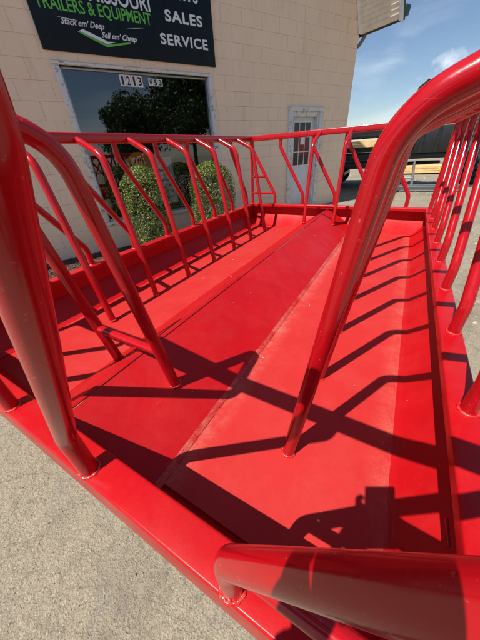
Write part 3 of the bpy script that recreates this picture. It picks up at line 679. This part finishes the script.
for sy_ in (-1, 1):
    link('lift_arm', Geo().prism([(-1.1, 1.0), (-.9, 1.45), (.5, 1.35), (1.35, .45), (1.25, .3), (.3, 1.15), (-.9, 1.2)], (sy_*.68-.07, sy_*.68+.07), 'y').mesh('lift_arm', bevel=.01), sk, mat=MBLKM)
    for xx in (-.55, .55): wheel(sk, xx, sy_*.72, .4, .4, .24, MBLKM)
link('bucket', Geo().prism([(1.3, .1), (2.0, .05), (1.45, .2), (1.35, .75), (1.25, .75)], (-.85, .85), 'y').mesh('bucket', bevel=.008), sk, mat=MGREY)
for sy_ in (-1, 1): link('rear_lamp', Geo().box((-1.015, sy_*.42-.05, .95), (-1.0, sy_*.42+.05, 1.05)).mesh('rear_lamp'), sk, mat=simple('red lens', (.5, .02, .02), .2))

# dark box trailer body with raked panel, beams and jack stand in front
bt = empty('dump_trailer', (2.05, 10.4, GZ), .12, label='black dump trailer body with a raked end panel in front of the skid steer', cat='trailer')
link('box_body', Geo().prism([(-.55, .98), (.55, .98), (1.15, 1.95), (1.02, 1.95), (.78, 1.62), (-.42, 1.62)], (-.5, .9), 'y').mesh('box_body', bevel=.015), bt, mat=MBLKM)
link('end_panel', Geo().prism([(.56, .86), (.68, .86), (1.36, 1.98), (1.22, 1.98)], (-.62, -.505), 'y').mesh('end_panel', bevel=.008), bt, mat=simple('grey steel plate', (.10, .10, .105), .5))
for i in range(3): link('side_rib', Geo().box((-.4+i*.38, -.54, 1.0), (-.33+i*.38, -.501, 1.6)).mesh('side_rib'), bt, mat=MBLKM)
link('tarp_mast', Geo().box((-.66, .56, .97), (-.60, .62, 2.3)).prism([(-.70, 2.25), (-.40, 2.33), (-.34, 2.70), (-.48, 2.76), (-.68, 2.60)], (.5, .68), 'y').mesh('tarp_mast'), bt, mat=MBLKM)
link('toolbox', Geo().box((-1.25, -.2, .98), (-.8, .4, 1.2)).mesh('toolbox', bevel=.01), bt, mat=MGREY)
link('winch', Geo().tube([(-.75, -.3, 1.1), (-.75, .3, 1.1)], .09, 12).mesh('winch', smooth='auto'), bt, mat=MBLKM)
link('frame_rail', Geo().box((-1.5, -.35, .84), (1.0, .75, .97)).mesh('frame_rail', bevel=.01), bt, mat=MBLKM)
link('light_bar', Geo().box((-.9, -.37, .86), (-.7, -.352, .92)).mesh('light_bar'), bt, mat=simple('white lamp lens', (.7, .7, .7), .2))
for x0_ in (-1.3, -.55, .5):
    link('support_stand', Geo().tube([(x0_-.16, -.4, 0.0), (x0_-.05, -.4, .79), (x0_+.15, -.4, .79), (x0_+.26, -.4, 0.0)], .035, 6).mesh('support_stand'), bt, mat=MGREY)
    link('support_stand', Geo().tube([(x0_-.12, -.4, .35), (x0_+.22, -.4, .35)], .025, 6).mesh('support_stand'), bt, mat=MGREY)
for i, (x, y, r_, n_, lb) in enumerate(((1.05, 12.2, .3, 3, 'low stack of three black tyres in the yard, left of the dump trailer'), (3.3, 11.6, .33, 4, 'tall stack of black tyres right of the dump trailer'))):
    ts = empty('tyre_stack', (x, y, GZ), 0, label=lb, cat='tyres')
    for k in range(n_):
        pts = [(r_*.72*math.cos(a_)+rng.uniform(-.002, .002), r_*.72*math.sin(a_), .10+k*.2) for a_ in np.linspace(0, 2*PI, 25)]
        link('tyre', Geo().tube(pts, .098, 10, caps=False).mesh('tyre', smooth=True), ts, mat=MTYRE)
jk = empty('trailer_jack', (2.42, 8.9, GZ), .2, label='grey trailer jack standing on its foot plate on the gravel', cat='jack')
link('jack_tube', Geo().tube([(0, 0, .03), (0, 0, .62)], .035, 10).mesh('jack_tube', smooth='auto'), jk, mat=MGREY)
link('foot_plate', Geo().tube([(0, 0, 0), (0, 0, .03)], .11, 12).mesh('foot_plate'), jk, mat=MGREY); link('crank', Geo().tube([(0, 0, .58), (.16, 0, .58), (.16, 0, .48)], .012, 6).mesh('crank'), jk, mat=MGREY)
link('coupler', Geo().box((-.06, -.45, .3), (.06, -.03, .4)).mesh('coupler', bevel=.01), jk, mat=MGREY)
for i, (x, y, z, l, rz, lb) in enumerate(((1.8, 9.6, GZ, 2.6, .08, 'long grey steel beam lying on the gravel before the dump trailer'), (1.9, 9.95, GZ, 2.2, .02, 'shorter grey steel beam lying behind the long one'))):
    b_ = Geo().box((-l/2, -.06, 0.02), (l/2, .06, .03)); b_.box((-l/2, -.06, .14), (l/2, .06, .15)); b_.box((-l/2, -.006, .0301), (l/2, .006, .1399))
    link('steel_beam', b_.mesh('steel_beam'), None, (x, y, z), rz, MGREY, label=lb, cat='beam')
st = empty('lumber_stack', (1.9, 15.5, GZ), .05, label='low stack of pale yellow boards on the ground beyond the dump trailer', cat='lumber')
for k in range(3):
    for i in range(6): link('board', Geo().box((-1.5+rng.uniform(-.05, .05), -.5+i*.17, .06+k*.09), (1.5, -.5+i*.17+.155, .14+k*.09)).mesh('board'), st, mat=MPLANK)

# ================================================================ LOOSE STUFF ON THE GROUND
g = Geo()
for i in range(9000):
    x = rng.uniform(-3, 9); y = 2+14*rng.uniform(0, 1)**1.2; r = .007*math.exp(rng.normal(0, .5)); k = len(g.v); a = rng.uniform(0, 6)
    for j in range(5): g.v.append((x+r*rng.uniform(.8, 1.4)*math.cos(a+j*1.257), y+r*rng.uniform(.8, 1.4)*math.sin(a+j*1.257), GZ))
    g.v.append((x, y, GZ+r*rng.uniform(.6, 1.1))); g.f += [(k+j, k+(j+1) % 5, k+5) for j in range(5)]
YARD = g
def ground_pt():
    while True:
        x = rng.uniform(-.6, 2.6); y = rng.uniform(-1.9, .4)
        return x, y
g = Geo(); 
for i in range(16000):
    x = rng.uniform(-.9, 2.9); y = rng.uniform(-1.2, .6) if i % 3 else rng.uniform(-.6, 5); r = .0013*math.exp(rng.normal(0, .45)); c = Vector((x, y, GZ+r*.3)); k = len(g.v); a = rng.uniform(0, 6)
    for j in range(4): g.v.append((c.x+r*1.2*math.cos(a+j*1.57+rng.uniform(-.3, .3)), c.y+r*1.2*math.sin(a+j*1.57), c.z))
    g.v.append((c.x+r*.2, c.y, c.z+r*1.1)); g.f += [(k, k+1, k+4), (k+1, k+2, k+4), (k+2, k+3, k+4), (k+3, k, k+4)]
m_ = M('gravel chips'); gg = m_.n('ShaderNodeNewGeometry'); m_.set(m_.ramp(gg.outputs['Random Per Island'], [(0, (.13, .115, .09)), (.5, (.36, .31, .235)), (1, (.46, .41, .33))]), .85)
link('loose_stones', YARD.mesh('loose_stones', fix=False), mat=m_.m, kind='stuff', label='small loose stones scattered over the yard beyond the feeder', cat='stones')
link('gravel', g.mesh('gravel', fix=False), mat=m_.m, kind='stuff', label='fine loose gravel and grit strewn on the worn ground', cat='gravel')
g = Geo()
for i in range(1500):
    x = rng.uniform(-.9, 2.9); y = rng.uniform(-1.3, .6); a = rng.uniform(0, 6.3); l = rng.uniform(.003, .014); w = .0006; z = GZ+.003+rng.uniform(0, .003); k = len(g.v)
    d = Vector((math.cos(a), math.sin(a), rng.uniform(-.1, .15)))*l; e = Vector((-math.sin(a), math.cos(a), 0))*w; c = Vector((x, y, z)); bnd = Vector((-math.sin(a), math.cos(a), 0))*l*rng.uniform(-.2, .2)
    g.v += [c-d-e, c-d+e, c+bnd+e, c+bnd-e, c+d+e, c+d-e]; g.f += [(k, k+1, k+2, k+3), (k+3, k+2, k+4, k+5)]
link('straw', g.mesh('straw', fix=False), mat=simple('dry straw', (.34, .28, .17), .8, var=.4, scale=30), kind='stuff', label='bits of dry straw and grass scattered over the ground', cat='straw')

# a few crumbs of straw and paint flecks lying in the trough
g = Geo()
for i in range(22):
    x = rng.uniform(1.25, 1.78) if i % 2 else rng.uniform(.4, 1.2); y = rng.uniform(-.2, 2.2); z = (-.645*S if x > BR or x < BL else RZ-(x-RX)*.635 if x > RX else RZ-(RX-x)*.635)+.004
    a = rng.uniform(0, 6.3); l = rng.uniform(.0015, .004); k = len(g.v); d = Vector((math.cos(a), math.sin(a), .1))*l; e = Vector((-math.sin(a), math.cos(a), 0))*l*rng.uniform(.3, .8); c = Vector((x, y, z))
    g.v += [c-d-e, c+d-e, c+d*.6+e, c-d+e, c+Vector((0, 0, l*.7))]; g.f += [(k, k+1, k+4), (k+1, k+2, k+4), (k+2, k+3, k+4), (k+3, k, k+4)]
link('trough_crumbs', g.mesh('trough_crumbs', fix=False), mat=simple('pale crumbs', (.62, .50, .36), .8), kind='stuff', label='pale crumbs of chaff lying on the red trough floor', cat='chaff')

# ================================================================ THE PERSON TAKING THE PICTURE (only the shadow is seen)
PB = CAMP - f0*.43 + r0*.02; PB.z = GZ
per = empty('person', PB, 0, label='person in grey shirt and blue jeans at the near right corner holding up a phone', cat='person')
def cp(a, b, c): return rr*a + uu*b + fw*c
def pp(l, f, z): return r0*l + f0*f + Vector((0, 0, z))      # lateral, forward, height above the ground
def skin_mesh(name, nodes, edges, mat, sub=1):
    me = bpy.data.meshes.new(name); me.from_pydata([tuple(pp(*n[:3])) for n in nodes], edges, []); me.update()
    o = bpy.data.objects.new(name, me); COL.objects.link(o)
    sk_ = o.modifiers.new('skin', 'SKIN'); sk_.use_smooth_shade = True
    for i, n in enumerate(nodes):
        rr_ = n[3] if isinstance(n[3], tuple) else (n[3], n[3]); me.skin_vertices[0].data[i].radius = rr_
    me.skin_vertices[0].data[0].use_root = True
    sb = o.modifiers.new('sub', 'SUBSURF'); sb.levels = sub; sb.render_levels = sub
    bpy.context.view_layer.update(); m_ = bpy.data.meshes.new_from_object(o.evaluated_get(bpy.context.evaluated_depsgraph_get())); bpy.data.objects.remove(o)
    m_.materials.clear(); m_.materials.append(mat); m_.polygons.foreach_set('use_smooth', [True]*len(m_.polygons))
    return link(name, m_, per)
MSKIN = simple('skin', (.48, .27, .19), .5, var=.08); MSHIRT = simple('grey shirt cloth', (.13, .14, .16), .9, bump=.3); MJEAN = simple('blue denim', (.04, .06, .12), .9, bump=.3); MHAIR = simple('dark brown hair', (.03, .02, .012), .6, bump=.8); MSHOE = simple('brown leather', (.07, .04, .02), .5)
hn = [(0, 0, .98, .11), (0, .0, 1.2, .12), (0, 0, 1.40, .11), (0, .01, 1.49, .055), (0, .035, 1.57, .07), (0, .03, 1.66, .083), (0, .02, 1.72, .055),
      (.09, .0, .90, .08), (.10, .02, .50, .055), (.10, -.02, .10, .042), (.10, .10, .04, .038), (-.09, .0, .90, .08), (-.10, .02, .50, .055), (-.10, -.02, .10, .042), (-.10, .10, .04, .038)]
he = [(0, 1), (1, 2), (2, 3), (3, 4), (4, 5), (5, 6), (0, 7), (7, 8), (8, 9), (9, 10), (0, 11), (11, 12), (12, 13), (13, 14)]
def arm(sgn, hand):
    b = len(hn); hn.extend([(sgn*.18, 0, 1.40, .055), (sgn*.25, .05, 1.14, .042), hand[0], hand[1]]); he.extend([(2, b), (b, b+1), (b+1, b+2), (b+2, b+3)])
    for fg in hand[2:]:
        p0 = b+3
        for q in fg: hn.append(q); he.append((p0, len(hn)-1)); p0 = len(hn)-1
# hands: palm under and beside the phone, fingers folded over its long edges
def cn(a, b, c, r_):
    P = CAMP+cp(a, b, c)-PB; return (P.dot(r0), P.dot(f0), P.z, r_)
right = [cn(.095, -.13, -.075, .028), cn(.060, -.105, -.045, (.032, .020))] + [[cn(.040, -.078-.018*k, -.030, .0085), cn(.036, -.076-.018*k, -.012, .008), cn(.020, -.075-.018*k, -.003, .007)] for k in range(4)] + [[cn(.02, -.10, -.035, .010), cn(.0, -.085, -.026, .009)]]
left = [cn(-.135, -.115, -.07, .030), cn(-.092, -.080, -.045, (.034, .022))] + [[cn(-.078, -.030-.018*k, -.030, .0085), cn(-.072, -.026-.018*k, -.012, .008), cn(-.054, -.025-.018*k, -.003, .007)] for k in range(4)] + [[cn(-.06, -.06, -.035, .010), cn(-.04, -.05, -.026, .009)]]
arm(1, right); arm(-1, left)
skin_mesh('body', hn, he, MSKIN, 2)
skin_mesh('shirt', [(0, 0, 1.02, (.17, .12)), (0, 0, 1.2, (.18, .125)), (0, 0, 1.38, (.17, .115)), (0, .0, 1.45, .075), (.19, 0, 1.40, .07), (.25, .05, 1.14, .06), (-.19, 0, 1.40, .07), (-.25, .05, 1.14, .06), cn(.115, -.13, -.10, .046), cn(-.155, -.125, -.085, .048)], [(0, 1), (1, 2), (2, 3), (2, 4), (4, 5), (2, 6), (6, 7), (5, 8), (7, 9)], MSHIRT)
skin_mesh('trousers', [(0, 0, .99, (.165, .12)), (.10, 0, .86, .10), (.105, .02, .50, .075), (.10, -.02, .10, .06), (-.10, 0, .86, .10), (-.105, .02, .50, .075), (-.10, -.02, .10, .06)], [(0, 1), (1, 2), (2, 3), (0, 4), (4, 5), (5, 6)], MJEAN)
skin_mesh('hair', [(0, -.01, 1.62, .075), (0, .0, 1.70, .088), (0, .02, 1.735, .06)], [(0, 1), (1, 2)], MHAIR)
for sg in (-1, 1):
    skin_mesh('shoe', [(sg*.10, -.04, .045, .045), (sg*.10, .08, .045, .045), (sg*.105, .17, .035, .035)], [(0, 1), (1, 2)], MSHOE)
    skin_mesh('ear', [(sg*.083, .02, 1.64, .008), (sg*.088, .01, 1.665, .014)], [(0, 1)], MSKIN)
    skin_mesh('eye', [(sg*.03, .108, 1.655, .009), (sg*.03, .112, 1.656, .008)], [(0, 1)], simple('eye white', (.7, .7, .7), .2))
skin_mesh('nose', [(0, .105, 1.65, .008), (0, .128, 1.62, .012)], [(0, 1)], MSKIN); skin_mesh('mouth', [(-.02, .108, 1.585, .005), (0, .114, 1.583, .007), (.02, .108, 1.585, .005)], [(0, 1), (1, 2)], simple('lips', (.4, .12, .1), .4))
ph = empty('phone', CAMP, 0, label='black phone held up in both hands over the near rail', cat='phone')
g = Geo(); a0, a1, b0, b1, c0, c1 = -.052, .026, -.138, .004, -.0135, -.0055
g.v = [tuple(cp(a, b, c)) for c in (c0, c1) for a, b in ((a0, b0), (a1, b0), (a1, b1), (a0, b1))]; g.f = [(0, 3, 2, 1), (4, 5, 6, 7), (0, 1, 5, 4), (1, 2, 6, 5), (2, 3, 7, 6), (3, 0, 4, 7)]
link('phone_body', g.mesh('phone_body', bevel=.002), ph, mat=simple('black phone case', (.01, .01, .01), .4))
g = Geo(); g.v = [tuple(cp(a, b, c)) for c in (c0-.0006, c0-.0001) for a, b in ((a0+.004, b0+.004), (a1-.004, b0+.004), (a1-.004, b1-.004), (a0+.004, b1-.004))]; g.f = [(0, 3, 2, 1), (4, 5, 6, 7), (0, 1, 5, 4), (1, 2, 6, 5), (2, 3, 7, 6), (3, 0, 4, 7)]
link('screen', g.mesh('screen'), ph, mat=simple('phone screen', (.02, .02, .025), .08))
